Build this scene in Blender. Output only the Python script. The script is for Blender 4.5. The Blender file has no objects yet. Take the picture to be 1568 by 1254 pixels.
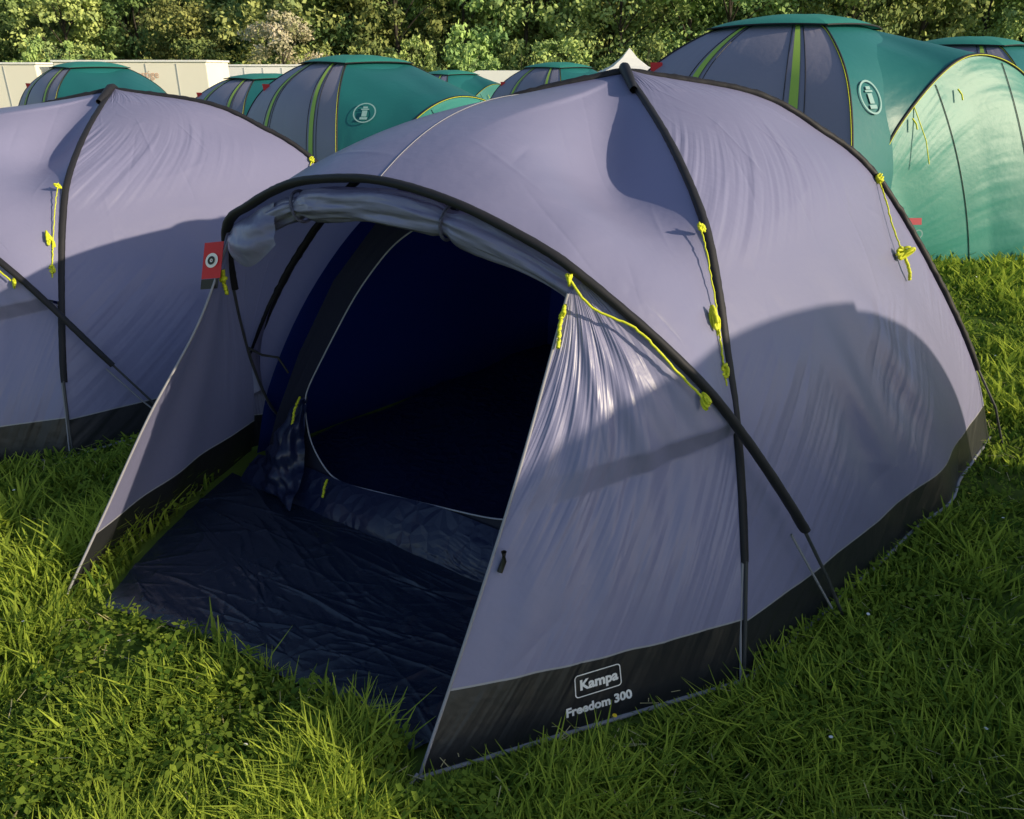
import bpy, math, random
import numpy as np
from mathutils import Vector, Matrix
random.seed(7); rng=np.random.default_rng(7)
sc=bpy.context.scene
sc.view_settings.view_transform='Standard'; sc.view_settings.look='None'; sc.view_settings.exposure=0
COL=sc.collection

# ---------------------------------------------------------------- helpers
def link(o,parent=None):
    COL.objects.link(o)
    if parent: o.parent=parent
    return o
def empty(name,loc=(0,0,0),parent=None):
    o=bpy.data.objects.new(name,None); o.location=loc; o.empty_display_size=.2
    return link(o,parent)
def quadmesh(name,V,F,mats=None,tint=None,smooth=True,uv=None,midx=None):
    V=np.asarray(V,dtype=np.float32); F=np.asarray(F,dtype=np.int32)
    me=bpy.data.meshes.new(name)
    k=F.shape[1]
    me.vertices.add(len(V)); me.vertices.foreach_set('co',V.ravel())
    me.loops.add(F.size); me.loops.foreach_set('vertex_index',F.ravel())
    me.polygons.add(len(F)); me.polygons.foreach_set('loop_start',np.arange(0,F.size,k,dtype=np.int32))
    me.update(calc_edges=True)
    if smooth: me.polygons.foreach_set('use_smooth',np.ones(len(F),dtype=bool))
    if tint is not None:
        a=me.attributes.new('tint','FLOAT','POINT'); a.data.foreach_set('value',np.asarray(tint,dtype=np.float32))
    if uv is not None:
        l=me.uv_layers.new(name='UVMap'); u=np.asarray(uv,dtype=np.float32)[F.ravel()]
        l.data.foreach_set('uv',u.ravel())
    if mats:
        for m in (mats if isinstance(mats,(list,tuple)) else [mats]): me.materials.append(m)
    if midx is not None: me.polygons.foreach_set('material_index',np.asarray(midx,dtype=np.int32))
    me.validate(); me.update()
    return me
def pymesh(name,V,F,mat):
    me=bpy.data.meshes.new(name); me.from_pydata([tuple(v) for v in V],[],[tuple(f) for f in F]); me.update()
    if mat: me.materials.append(mat)
    return me
def obj(name,me,parent=None,loc=None):
    o=bpy.data.objects.new(name,me)
    if loc is not None: o.location=loc
    return link(o,parent)
def resample(P,n):
    P=np.asarray(P,float); d=np.r_[0,np.cumsum(np.linalg.norm(np.diff(P,axis=0),axis=1))]
    t=np.linspace(0,d[-1],n); return np.stack([np.interp(t,d,P[:,k]) for k in range(P.shape[1])],1)
def spline(P,n):
    P=np.asarray(P,float)
    Q=np.vstack([2*P[0]-P[1],P,2*P[-1]-P[-2]]); out=[]
    for i in range(1,len(Q)-2):
        p0,p1,p2,p3=Q[i-1:i+3]
        for t in np.linspace(0,1,16,endpoint=False):
            out.append(.5*((2*p1)+(-p0+p2)*t+(2*p0-5*p1+4*p2-p3)*t*t+(-p0+3*p1-3*p2+p3)*t**3))
    out.append(P[-1]); return resample(np.array(out),n)
def samp(C,t):
    x=np.linspace(0,1,len(C)); t=np.asarray(t)
    return np.stack([np.interp(t,x,C[:,k]) for k in range(3)],-1)
class Patch:
    """surface lofted between curve L (s=0) and curve R (s=1)"""
    def __init__(s,L,R,bulge=(0,0,0),wt=lambda t:np.sin(np.pi*np.clip(t,0,1)),disp=None):
        s.L=L;s.R=R;s.b=np.array(bulge,float);s.wt=wt;s.disp=disp
    def base(s,u,t):
        u=np.asarray(u,float);t=np.asarray(t,float)
        p=(1-u)[...,None]*samp(s.L,t)+u[...,None]*samp(s.R,t)
        return p+(4*u*(1-u)*s.wt(t))[...,None]*s.b
    def __call__(s,u,t):
        p=s.base(u,t)
        if s.disp is not None: p=p+s.disp(np.asarray(u),np.asarray(t))[...,None]*s.nrm(u,t)
        return p
    def nrm(s,u,t):
        e=.01; u=np.asarray(u,float);t=np.asarray(t,float)
        a=s.base(np.clip(u+e,0,1),t)-s.base(np.clip(u-e,0,1),t); b=s.base(u,np.clip(t+e,0,1))-s.base(u,np.clip(t-e,0,1))
        n=np.cross(a,b); l=np.linalg.norm(n,axis=-1,keepdims=True); return n/np.maximum(l,1e-9)
def creases(seed,n,amp,w,lo=.05,hi=.22,ang=None):
    """straight packing-fold creases in patch coordinates"""
    g=np.random.default_rng(seed); C=[(g.uniform(0,1),g.uniform(0,1),(g.uniform(0,np.pi) if ang is None else g.normal(ang,.35)),g.uniform(lo,hi),g.uniform(.5,1)*amp*g.choice([-1,1,1]),w*g.uniform(.7,1.4)) for _ in range(n)]
    def f(u,t):
        o=np.zeros(np.broadcast(u,t).shape)
        for cu,ct,a,l,h,ww in C:
            x=(u-cu)*np.cos(a)+(t-ct)*np.sin(a); y=-(u-cu)*np.sin(a)+(t-ct)*np.cos(a)
            o=o+h*np.exp(-np.abs(y)/ww)*np.clip(1-(x/l)**2,0,1)
        return o
    return f
def patchmesh(name,P,ns,nt,mat,s0=0,s1=1,t0=0,t1=1,off=0):
    u,t=np.meshgrid(np.linspace(s0,s1,ns),np.linspace(t0,t1,nt))
    V=P(u,t)
    if off: V=V+off*P.nrm(u,t)
    V=V.reshape(-1,3)
    i,j=np.meshgrid(np.arange(ns-1),np.arange(nt-1)); a=(j*ns+i).ravel()
    F=np.stack([a,a+1,a+ns+1,a+ns],1)
    return quadmesh(name,V,F,mat,uv=np.stack([u.ravel(),t.ravel()],1))
def tubearr(C,r,sides=10,rad=None,jit=0,lobes=None):
    C=np.asarray(C,float); n=len(C); T=np.gradient(C,axis=0); T/=np.maximum(np.linalg.norm(T,axis=1,keepdims=True),1e-9)
    up=np.array([.13,.21,.97]); Nn=np.cross(T,up); Nn/=np.maximum(np.linalg.norm(Nn,axis=1,keepdims=True),1e-9); B=np.cross(T,Nn)
    rr=np.full(n,r) if rad is None else np.asarray(rad)
    a=np.linspace(0,2*np.pi,sides,endpoint=False)
    J=1+jit*rng.standard_normal((n,sides))
    if lobes is not None: J=J*lobes(np.linspace(0,1,n)[:,None],a[None,:])
    V=C[:,None,:]+(rr[:,None]*J*np.cos(a))[...,None]*Nn[:,None,:]+(rr[:,None]*J*np.sin(a))[...,None]*B[:,None,:]
    i,j=np.meshgrid(np.arange(n-1),np.arange(sides)); a0=(i*sides+j).ravel(); a1=(i*sides+(j+1)%sides).ravel()
    return V.reshape(-1,3),np.stack([a0,a1,a1+sides,a0+sides],1),np.stack([np.repeat(np.linspace(0,1,n),sides),np.tile(np.linspace(0,1,sides),n)],1)
def tubemesh(name,C,r,mat,sides=10,rad=None,jit=0,lobes=None):
    V,F,uv=tubearr(C,r,sides,rad,jit,lobes); return quadmesh(name,V,F,mat,uv=uv)
def boxes(name,L,mat,parent=None,bev=0.0):
    V=[];F=[]
    for (x0,y0,z0,x1,y1,z1) in L:
        b=len(V); V+=[(x0,y0,z0),(x1,y0,z0),(x1,y1,z0),(x0,y1,z0),(x0,y0,z1),(x1,y0,z1),(x1,y1,z1),(x0,y1,z1)]
        F+=[(b,b+3,b+2,b+1),(b+4,b+5,b+6,b+7),(b,b+1,b+5,b+4),(b+1,b+2,b+6,b+5),(b+2,b+3,b+7,b+6),(b+3,b,b+4,b+7)]
    o=obj(name,pymesh(name,V,F,mat),parent)
    if bev:
        m=o.modifiers.new('b','BEVEL'); m.width=bev; m.segments=2
    return o
def vnoise(x,y,seed=0):
    r=np.random.default_rng(seed); out=np.zeros_like(np.asarray(x,float))
    for k in range(6):
        a=r.uniform(0,6.28); f=r.uniform(.6,1.6); out=out+np.sin(f*(np.cos(a)*x+np.sin(a)*y)+r.uniform(0,6.28)+1.3*np.sin(.7*f*(np.cos(a+1.7)*x+np.sin(a+1.7)*y)))
    return out/3

# ---------------------------------------------------------------- materials
def newmat(name):
    m=bpy.data.materials.new(name); m.use_nodes=True; nt=m.node_tree; nt.nodes.clear()
    out=nt.nodes.new('ShaderNodeOutputMaterial'); return m,nt,out
def N(nt,t,**k):
    n=nt.nodes.new(t)
    for a,b in k.items(): setattr(n,a,b)
    return n
def simple(name,col,rough=.6,spec=.4,metal=0,noise=0.0,nscale=20,bump=0):
    m,nt,out=newmat(name); p=N(nt,'ShaderNodeBsdfPrincipled'); nt.links.new(p.outputs[0],out.inputs[0])
    p.inputs['Roughness'].default_value=rough; p.inputs['Specular IOR Level'].default_value=spec; p.inputs['Metallic'].default_value=metal
    p.inputs['Base Color'].default_value=(*col,1)
    if noise or bump:
        tc=N(nt,'ShaderNodeTexCoord'); no=N(nt,'ShaderNodeTexNoise'); no.inputs['Scale'].default_value=nscale; no.inputs['Detail'].default_value=3
        nt.links.new(tc.outputs['Object'],no.inputs['Vector'])
    if noise:
        mx=N(nt,'ShaderNodeMix',data_type='RGBA'); mx.inputs['A'].default_value=(*[c*(1-noise) for c in col],1); mx.inputs['B'].default_value=(*[min(1,c*(1+noise)) for c in col],1)
        nt.links.new(no.outputs[0],mx.inputs['Factor']); nt.links.new(mx.outputs['Result'],p.inputs['Base Color'])
    if bump:
        b=N(nt,'ShaderNodeBump'); b.inputs['Strength'].default_value=1; b.inputs['Distance'].default_value=bump
        nt.links.new(no.outputs[0],b.inputs['Height']); nt.links.new(b.outputs[0],p.inputs['Normal'])
    return m
def fabric(name,col,rough=.36,spec=.5,rot=0,scale=(3,30),dist=.006,crease=.0006,crs=6.0,cw=.03,cmask=(.50,.60),trans=.2,skirt=None,skirtcol=(.02,.021,.026),fine=.0018,fs=22,mask=(.45,.65),fd=2):
    m,nt,out=newmat(name); L=nt.links.new
    p=N(nt,'ShaderNodeBsdfPrincipled'); p.inputs['Roughness'].default_value=rough; p.inputs['Specular IOR Level'].default_value=spec
    tc=N(nt,'ShaderNodeTexCoord')
    rt=N(nt,'ShaderNodeMapping'); rt.inputs['Rotation'].default_value=(0,0,rot); mp=N(nt,'ShaderNodeMapping'); mp.inputs['Scale'].default_value=(scale[0],scale[1],1)
    L(tc.outputs['UV'],rt.inputs['Vector']); L(rt.outputs[0],mp.inputs['Vector'])
    n1=N(nt,'ShaderNodeTexNoise',noise_dimensions='2D'); n1.inputs['Scale'].default_value=1; n1.inputs['Detail'].default_value=1.5; L(mp.outputs[0],n1.inputs['Vector'])
    nm=N(nt,'ShaderNodeTexNoise'); nm.inputs['Scale'].default_value=1.9; nm.inputs['Detail'].default_value=0; L(tc.outputs['Object'],nm.inputs['Vector'])
    mr=N(nt,'ShaderNodeMapRange',interpolation_type='SMOOTHSTEP'); mr.inputs['From Min'].default_value=mask[0]; mr.inputs['From Max'].default_value=mask[1]; L(nm.outputs[0],mr.inputs['Value'])
    m1=N(nt,'ShaderNodeMath',operation='MULTIPLY'); L(n1.outputs[0],m1.inputs[0]); L(mr.outputs[0],m1.inputs[1])
    s1=N(nt,'ShaderNodeMath',operation='MULTIPLY'); s1.inputs[1].default_value=dist; L(m1.outputs[0],s1.inputs[0])
    last=s1.outputs[0]
    if crease>0:
        vo=N(nt,'ShaderNodeTexVoronoi',feature='DISTANCE_TO_EDGE'); vo.inputs['Scale'].default_value=crs; L(tc.outputs['Object'],vo.inputs['Vector'])
        mr2=N(nt,'ShaderNodeMapRange'); mr2.inputs['From Min'].default_value=0; mr2.inputs['From Max'].default_value=cw; mr2.inputs['To Min'].default_value=crease; mr2.inputs['To Max'].default_value=0; L(vo.outputs['Distance'],mr2.inputs['Value'])
        nmm=N(nt,'ShaderNodeTexNoise'); nmm.inputs['Scale'].default_value=4.5; nmm.inputs['Detail'].default_value=0; L(tc.outputs['Object'],nmm.inputs['Vector'])
        mr3=N(nt,'ShaderNodeMapRange'); mr3.inputs['From Min'].default_value=cmask[0]; mr3.inputs['From Max'].default_value=cmask[1]; L(nmm.outputs[0],mr3.inputs['Value'])
        m2=N(nt,'ShaderNodeMath',operation='MULTIPLY_ADD'); L(mr2.outputs[0],m2.inputs[0]); L(mr3.outputs[0],m2.inputs[1]); L(s1.outputs[0],m2.inputs[2]); last=m2.outputs[0]
    n4=N(nt,'ShaderNodeTexNoise'); n4.inputs['Scale'].default_value=fs; n4.inputs['Detail'].default_value=fd; L(tc.outputs['Object'],n4.inputs['Vector'])
    m3=N(nt,'ShaderNodeMath',operation='MULTIPLY_ADD'); m3.inputs[1].default_value=fine; L(n4.outputs[0],m3.inputs[0]); L(last,m3.inputs[2])
    b1=N(nt,'ShaderNodeBump'); b1.inputs['Distance'].default_value=1.0; L(m3.outputs[0],b1.inputs['Height'])
    L(b1.outputs[0],p.inputs['Normal'])
    mx=N(nt,'ShaderNodeMix',data_type='RGBA'); mx.inputs['A'].default_value=(*[c*.9 for c in col],1); mx.inputs['B'].default_value=(*[c*1.1 for c in col],1); L(nm.outputs[0],mx.inputs['Factor'])
    colout=mx.outputs['Result']; tf=None
    if skirt:
        sep=N(nt,'ShaderNodeSeparateXYZ'); L(tc.outputs['Object'],sep.inputs[0])
        lt=N(nt,'ShaderNodeMath',operation='LESS_THAN'); lt.inputs[1].default_value=skirt; L(sep.outputs['Z'],lt.inputs[0])
        mk=N(nt,'ShaderNodeMix',data_type='RGBA'); mk.inputs['B'].default_value=(*skirtcol,1); L(lt.outputs[0],mk.inputs['Factor']); L(colout,mk.inputs['A'])
        cm=N(nt,'ShaderNodeMath',operation='COMPARE'); cm.inputs[1].default_value=skirt+.002; cm.inputs[2].default_value=.0022; L(sep.outputs['Z'],cm.inputs[0])
        ms=N(nt,'ShaderNodeMix',data_type='RGBA'); ms.inputs['B'].default_value=(.42,.42,.46,1); L(cm.outputs[0],ms.inputs['Factor']); L(mk.outputs['Result'],ms.inputs['A'])
        colout=ms.outputs['Result']
        inv=N(nt,'ShaderNodeMath',operation='SUBTRACT'); inv.inputs[0].default_value=1; L(lt.outputs[0],inv.inputs[1])
        tm=N(nt,'ShaderNodeMath',operation='MULTIPLY'); tm.inputs[1].default_value=trans; L(inv.outputs[0],tm.inputs[0]); tf=tm.outputs[0]
    L(colout,p.inputs['Base Color'])
    if trans>0:
        tr=N(nt,'ShaderNodeBsdfTranslucent'); L(colout,tr.inputs['Color'])
        ms=N(nt,'ShaderNodeMixShader'); ms.inputs[0].default_value=trans
        if tf: L(tf,ms.inputs[0])
        L(p.outputs[0],ms.inputs[1]); L(tr.outputs[0],ms.inputs[2]); L(ms.outputs[0],out.inputs[0])
    else: L(p.outputs[0],out.inputs[0])
    return m
LIL=(.285,.285,.465)
M_side=fabric('lilac_polyester_side',LIL,rot=-.62,scale=(2.0,34),dist=.009,skirt=.165,trans=.28,mask=(.40,.62),crease=0)
M_roof=fabric('lilac_polyester_roof',LIL,rot=.1,scale=(3,16),dist=.004,trans=.25,crease=0)
M_door=fabric('lilac_polyester_door',LIL,rot=1.05,scale=(2.0,24),dist=.009,skirt=.175,mask=(.35,.6),crease=0)
M_left=fabric('lilac_polyester_left_shaded',[c*.75 for c in LIL],rot=1.5,scale=(2,14),dist=.007,skirt=.16,trans=.3,crease=0)  # same lilac fly darkened: shade inside the porch put into the colour
M_roll=fabric('lilac_rolled_door_shaded',[c*.8 for c in LIL],rot=0,scale=(7,9),dist=.022,crs=14,crease=.002,cw=.2,trans=.0,mask=(.2,.3),fine=.003)  # shade on the roll painted in as a darker lilac
M_flap=fabric('lilac_roll_end_shaded',[c*.7 for c in LIL],rot=.4,scale=(2,5),dist=.010,trans=.1,mask=(.2,.3),crease=0)  # curled roll end, its shaded underside baked into a darker base colour
M_sleeve=fabric('black_pole_sleeve',(.018,.018,.023),rot=0,scale=(60,3),dist=.0015,trans=0,rough=.6,spec=.3,fine=.001,crease=0)
M_inner=fabric('navy_inner_tent',(.013,.038,.235),rot=.3,scale=(3,12),dist=.006,trans=.5,rough=.6,spec=.25,crease=0)
M_innerf=fabric('slate_inner_front',(.032,.036,.062),rot=.3,scale=(3,12),dist=.006,trans=.3,rough=.6,spec=.25,crease=0)
M_bath=fabric('navy_bathtub_floor',(.012,.02,.06),rot=.3,scale=(8,22),dist=.007,crease=.004,crs=17,cw=.4,cmask=(.2,.5),trans=0,rough=.32,spec=.5,fine=.004,fs=12,fd=3)
M_sheet=fabric('porch_groundsheet',(.013,.022,.044),rot=.9,scale=(3,20),dist=.004,crease=0,trans=0,rough=.27,spec=.7,fine=.006,fs=13,mask=(.35,.6),fd=6)
M_trim=simple('grey_edge_tape',(.30,.30,.34),.6)
M_pole=simple('grey_fibreglass_pole',(.06,.062,.07),.35)
M_zip=simple('zip_tape',(.42,.43,.48),.6)
M_cord=simple('yellow_guy_cord',(.66,.70,.03),.6,noise=.35,nscale=160)
M_red=simple('red_tag',(.62,.03,.04),.5)
M_white=simple('white_print',(.88,.88,.88),.5)
M_blk=simple('black_plastic',(.02,.02,.02),.4)

# ---------------------------------------------------------------- terrain
def gz(x,y):
    x=np.asarray(x,float);y=np.asarray(y,float)
    k=np.clip(y-6,0,40); f=-.028*k*np.clip(k/4,0,1)
    return f-.010*np.clip(-x,0,40)*np.clip((y-6)/20,0,1)+np.where(y>95,np.clip(y-95,0,200)*.30,0)+.012*vnoise(x*2.1,y*2.1,3)*np.clip((y-5)/3,0,1)
def gzf(x,y): return float(gz(x,y))

# ---------------------------------------------------------------- lilac dome tent
A=spline([(.615,1.626,0),(.603,1.706,.328),(.587,1.83,.61),(.566,1.953,.815),(.549,2.065,.978),(.527,2.208,1.127),(.485,2.486,1.283),(.437,2.805,1.41),(.40,3.05,1.49)],120)
BR=spline([(2.11,3.125,0),(1.955,3.11,.35),(1.693,3.10,.744),(1.382,3.09,1.124),(1.127,3.08,1.30),(.866,3.07,1.42),(.40,3.05,1.49)],120)
BL=spline([(-1.2,2.98,0),(-1.1,2.99,.35),(-.87,3.0,.78),(-.571,3.03,1.127),(-.20,3.04,1.325),(.04,3.045,1.414),(.40,3.05,1.49)],120)
BK=spline([(.185,4.47,0),(.197,4.39,.328),(.215,4.27,.61),(.234,4.147,.815),(.251,4.035,.978),(.273,3.89,1.127),(.315,3.614,1.283),(.363,3.295,1.41),(.40,3.05,1.49)],120)
HP=[(.985,1.885,0),(.775,1.785,.369),(.545,1.777,.69),(.382,1.80,.86),(.169,1.86,1.03),(.053,1.908,1.10),(-.144,2.012,1.18),(-.345,2.155,1.215),(-.523,2.28,1.205),(-.663,2.38,1.174),(-.815,2.5,1.10),(-.934,2.6,1.013),(-.986,2.72,.79),(-1.008,2.85,.485),(-.99,3.0,.19),(-.93,3.2,0)]
HOOP=spline(HP,240)
def idx(C,p): return int(np.argmin(np.linalg.norm(C-np.array(p),axis=1)))
hx=idx(HOOP,(.545,1.777,.69)); ax=idx(A,(.582,1.85,.64)); hd=idx(HOOP,(.169,1.86,1.03)); hl=idx(HOOP,(-.934,2.6,1.013)); he=idx(HOOP,(-1.008,2.85,.485))
PR=np.array((-.216,1.312,0.)); PL=np.array((-1.382,1.991,0.)); SE=idx(HOOP,(.775,1.785,.369))
apex=A[-1]
TENT_PARTS=[]
def TP(name,me): TENT_PARTS.append((name,me))
cr_s=creases(11,46,.0028,.007,.04,.16); cr_r=creases(12,40,.0026,.008,.04,.15); cr_d=creases(13,34,.0030,.010,.05,.20,ang=2.1)
def sdisp(u,t):
    w=.0085*np.sin(34*(u+.75*t)+1.2*np.sin(5*u))*np.exp(-((t-.25)/.16)**2)*np.exp(-((u-.50)/.22)**2)   # diagonal pull wrinkles
    w=w+.0035*np.sin(61*(u+.6*t)+2*np.sin(9*t))*np.exp(-((t-.22)/.12)**2)*np.exp(-((u-.45)/.2)**2)
    w=w+.0045*np.sin(34*u+6*t+2*np.sin(7*u))*np.clip(1-t/.16,0,1)*np.sin(np.pi*u)                     # gathered skirt
    w=w+.035*np.exp(-((u-.62)/.10)**2)*np.clip(1-t/.28,0,1)                                            # pegged-out corner
    return w+cr_s(u,t)*np.sin(np.pi*np.clip(u,0,1))**.5
sideP=Patch(A,BR,(.035,-.035,.02),wt=lambda t:1-.6*t)
_n=sideP.nrm(np.array(.5),np.array(.4)); ss=1. if _n[1]<0 else -1.
sideP.disp=lambda u,t: ss*sdisp(u,t)
TP('side_panel',patchmesh('side_panel',sideP,260,240,M_side))
TP('rear_side_panel',patchmesh('rear_side_panel',Patch(BR,BK,(.04,.05,.02)),40,40,M_side))
TP('rear_panel',patchmesh('rear_panel',Patch(BK,BL,(-.05,.04,.02)),40,40,M_side))
mid=idx(HOOP,(-.30,2.12,1.21))
rd=np.vstack([resample(A[ax:],110),resample(BL[::-1][:len(BL)-12],110)[1:]])
hp=np.vstack([resample(HOOP[hx:mid],110),resample(HOOP[mid-1:he+12],110)[1:]])
def rdisp(u,t):
    g=u**3.0*(1-u)/.1055
    return g*(.155*np.exp(-((t-.34)/.14)**2))+.0022*np.sin(60*t+5*u)*np.sin(np.pi*u)*np.exp(-(u/.3)**2)+cr_r(u,t)*np.sin(np.pi*np.clip(u,0,1))**.5
roofP=Patch(hp,rd,(-.03,-.04,.055))
_n=roofP.nrm(np.array(.5),np.array(.4)); sg=-1. if _n[2]>0 else 1.
roofP.disp=lambda u,t: sg*rdisp(u,t)
TP('porch_roof',patchmesh('porch_roof',roofP,170,320,M_roof))
uu=np.linspace(0,.97,60); tt=np.linspace(.53,.585,60); nn0=roofP.nrm(uu,tt); nn0=nn0*np.sign(nn0[...,2:3])
TP('roof_seam',tubemesh('roof_seam',roofP(uu,tt)+.002*nn0,.0013,M_trim,6))
Lc=spline([(.135,1.855,1.0),(.02,1.66,.63),(-.10,1.475,.30),PR],100)
Rc=resample(np.vstack([HOOP[hd:hx-1:-1],A[:ax][::-1]]),100)
def dd(u,t): return (.006*np.sin(22*u+9*t)+.004*np.sin(41*u-6*t+1))*np.sin(np.pi*u)*np.clip(1.15-t,0,1)*np.clip(3*t,0,1)+cr_d(u,t)*np.sin(np.pi*np.clip(u,0,1))
doorP=Patch(Lc,Rc,(-.01,-.03,0),disp=dd)
TP('porch_panel_right',patchmesh('porch_panel_right',doorP,180,200,M_door))
Lf=spline([(-.93,2.59,.99),(-1.02,2.45,.74),(-1.16,2.285,.48),(-1.28,2.13,.22),PL],100)
Lb=spline([tuple(HOOP[hl]),(-.986,2.72,.79),(-1.008,2.85,.485),(-1.06,2.95,.2),(-1.116,3.01,0)],100)
leftP=Patch(Lf,Lb,(-.03,.01,0),disp=lambda u,t:.008*np.sin(15*u+5*t)*np.sin(np.pi*u))
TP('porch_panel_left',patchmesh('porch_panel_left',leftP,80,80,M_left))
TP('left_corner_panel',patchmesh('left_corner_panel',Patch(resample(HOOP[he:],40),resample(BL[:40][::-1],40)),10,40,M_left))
flat=lambda q,a:1+.18*np.cos(2*a)
TP('pole_sleeve_front',tubemesh('pole_sleeve_front',A[idx(A,(.603,1.706,.328)):],.0115,M_sleeve,14,jit=.03,lobes=flat))
TP('pole_sleeve_right',tubemesh('pole_sleeve_right',BR[idx(BR,(1.96,3.11,.33)):],.0175,M_sleeve,14,jit=.08,lobes=flat))
TP('pole_sleeve_left',tubemesh('pole_sleeve_left',BL,.0175,M_sleeve,14,jit=.08,lobes=flat))
TP('pole_sleeve_rear',tubemesh('pole_sleeve_rear',BK,.016,M_sleeve,8,jit=.03))
TP('porch_pole_sleeve',tubemesh('porch_pole_sleeve',HOOP[SE:hl+18]+np.array((0,-.004,.012)),.0145,M_sleeve,14,jit=.03,lobes=flat))
TP('apex_cap',tubemesh('apex_cap',np.array([apex+(.01,-.20,-.055),apex+(.005,-.10,-.018),apex+(0,-.03,.008),apex+(0,0,.014),apex+(0,.05,.0)]),.024,M_sleeve,12,jit=.03,rad=[.013,.018,.020,.018,.012]))
TP('pole_foot_front',tubemesh('pole_foot_front',[(.605,1.70,.335),(.611,1.655,.16),(.616,1.62,.0)],.005,M_pole))
TP('pole_foot_porch',tubemesh('pole_foot_porch',[tuple(HOOP[SE]+(0,0,.01)),(.885,1.825,.19),(.985,1.875,0)],.005,M_pole))
TP('pole_foot_right',tubemesh('pole_foot_right',[(1.965,3.10,.34),(2.07,3.08,.17),(2.14,3.08,0)],.005,M_pole))
TP('pole_foot_left',tubemesh('pole_foot_left',HOOP[hl+16:]+(0,-.005,0),.006,M_pole))
TP('foot_strap_front',tubemesh('foot_strap_front',[(.596,1.70,.33),(.600,1.66,.16),(.606,1.615,.005)],.0035,M_trim,6))
TP('foot_strap_porch',tubemesh('foot_strap_porch',[(.745,1.785,.36),(.85,1.82,.19),(.965,1.88,.005)],.0035,M_trim,6))
base=[PR]+[tuple(sideP(u,0.)) for u in np.linspace(0,1,30)]
TP('base_tape',tubemesh('base_tape',resample(np.array([list(b) for b in base])+(0,0,.006),80),.006,M_trim,8,jit=.1))
TP('door_edge_tape_right',tubemesh('door_edge_tape_right',Lc+(0,-.003,.0),.004,M_trim,8))
TP('door_edge_tape_left',tubemesh('door_edge_tape_left',Lf,.004,M_trim,8))
TP('peg_loop',tubemesh('peg_loop',[PR+(0,0,.02),PR+(-.02,-.03,.01),PR+(-.03,-.06,0),PR+(-.02,-.03,.0)],.005,M_trim,6))
TP('peg_loop_left',tubemesh('peg_loop_left',[PL+(0,0,.02),PL+(-.03,-.03,.01),PL+(-.05,-.06,0)],.005,M_trim,6))
# rolled door under the hoop
ri=HOOP[hd-4:hl+2]; n=len(ri)
rc=ri+np.stack([.02*np.ones(n),.03*np.ones(n),-.058+.005*np.sin(np.linspace(0,9,n))],1)
q=np.linspace(0,1,n); rad=.012+.037*np.sin(np.pi*np.clip(q*1.0,0,1))**.5+.003*np.sin(q*31)
for q0 in (.33,.72): rad=rad*(1-.30*np.exp(-((q-q0)/.018)**2))
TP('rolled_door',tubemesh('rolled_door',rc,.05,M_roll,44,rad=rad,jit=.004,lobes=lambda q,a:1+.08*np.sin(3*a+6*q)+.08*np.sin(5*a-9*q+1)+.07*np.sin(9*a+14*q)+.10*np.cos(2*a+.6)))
for k,q0 in enumerate((.33,.72)):
    c=rc[int(q0*n)]; T=rc[int(q0*n)+1]-rc[int(q0*n)-1]; T/=np.linalg.norm(T); up=np.array((0,0,1.)); Nn=np.cross(T,up); Nn/=np.linalg.norm(Nn); B=np.cross(T,Nn)
    a=np.linspace(0,2*np.pi,25); TP('roll_tie_%d'%k,tubemesh('roll_tie',c+.040*np.cos(a)[:,None]*Nn+.046*np.sin(a)[:,None]*B,.005,M_roll,8))
e0=[(-.93,2.585,.99),(-.90,2.52,.94),(-.84,2.46,.925),(-.78,2.42,.955),(-.72,2.38,1.01)]
e1=[(-.93,2.6,1.0),(-.88,2.56,1.05),(-.82,2.51,1.08),(-.78,2.47,1.10),(-.72,2.43,1.13)]
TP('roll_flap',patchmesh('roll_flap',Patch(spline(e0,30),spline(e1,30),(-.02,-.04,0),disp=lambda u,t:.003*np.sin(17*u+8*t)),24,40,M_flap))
# ---- inner tent
cen=np.array((.45,3.02,0))
def shr(C,k=.93,kz=.92): C=C.copy(); C[:,:2]=cen[:2]+(C[:,:2]-cen[:2])*k; C[:,2]*=kz; return C
a_,br_,bl_,bk_=map(shr,(A,BR,BL,BK))
for nm,(p,q_) in {'inner_side':(a_,br_),'inner_rear_side':(br_,bk_),'inner_rear':(bk_,bl_)}.items():
    TP(nm,patchmesh(nm,Patch(p,q_),24,30,M_inner))
L0=np.array((-1.0,2.75,0));dv=np.array((.823,-.568,0));nv=np.array((.568,.823,0))
def W(s,z): return L0+s*dv+(.355*z)*nv+np.array((0,0,z))
inner=[(.385,.10),(.24,.20),(.165,.35),(.22,.48),(.344,.751),(.477,.934),(.62,1.03),(.85,1.08),(1.1,1.0),(1.25,.85),(1.36,.6),(1.37,.4),(1.30,.24),(1.137,.174),(.85,.145),(.60,.12)]
outer=[(.12,.012),(.0,.012),(.03,.25),(.10,.50),(.22,.78),(.40,1.02),(.60,1.17),(.88,1.27),(1.15,1.17),(1.36,1.02),(1.55,.75),(1.70,.45),(1.76,.012),(1.25,.012),(.85,.012),(.5,.012)]
def closed(P,n): 
    P=np.array([[a,b,0] for a,b in P]+[[P[0][0],P[0][1],0]]); out=[]
    for i in range(len(P)-1):
        for t in np.linspace(0,1,n,endpoint=False): out.append(P[i]*(1-t)+P[i+1]*t)
    out.append(P[0]); return np.array(out)
def sm(P,k):
    Q=P[:-1,:2].copy()
    for _ in range(k): Q=(np.roll(Q,1,0)+2*Q+np.roll(Q,-1,0))/4
    return np.vstack([Q,Q[:1]])
oo=closed(outer,8)[:,:2]; ii=sm(closed(inner,8),10)
O3=np.array([W(*p) for p in oo]); I3=np.array([W(*p) for p in ii])
TP('inner_front_wall',patchmesh('inner_front_wall',Patch(I3,O3),10,len(O3),M_innerf))
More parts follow.
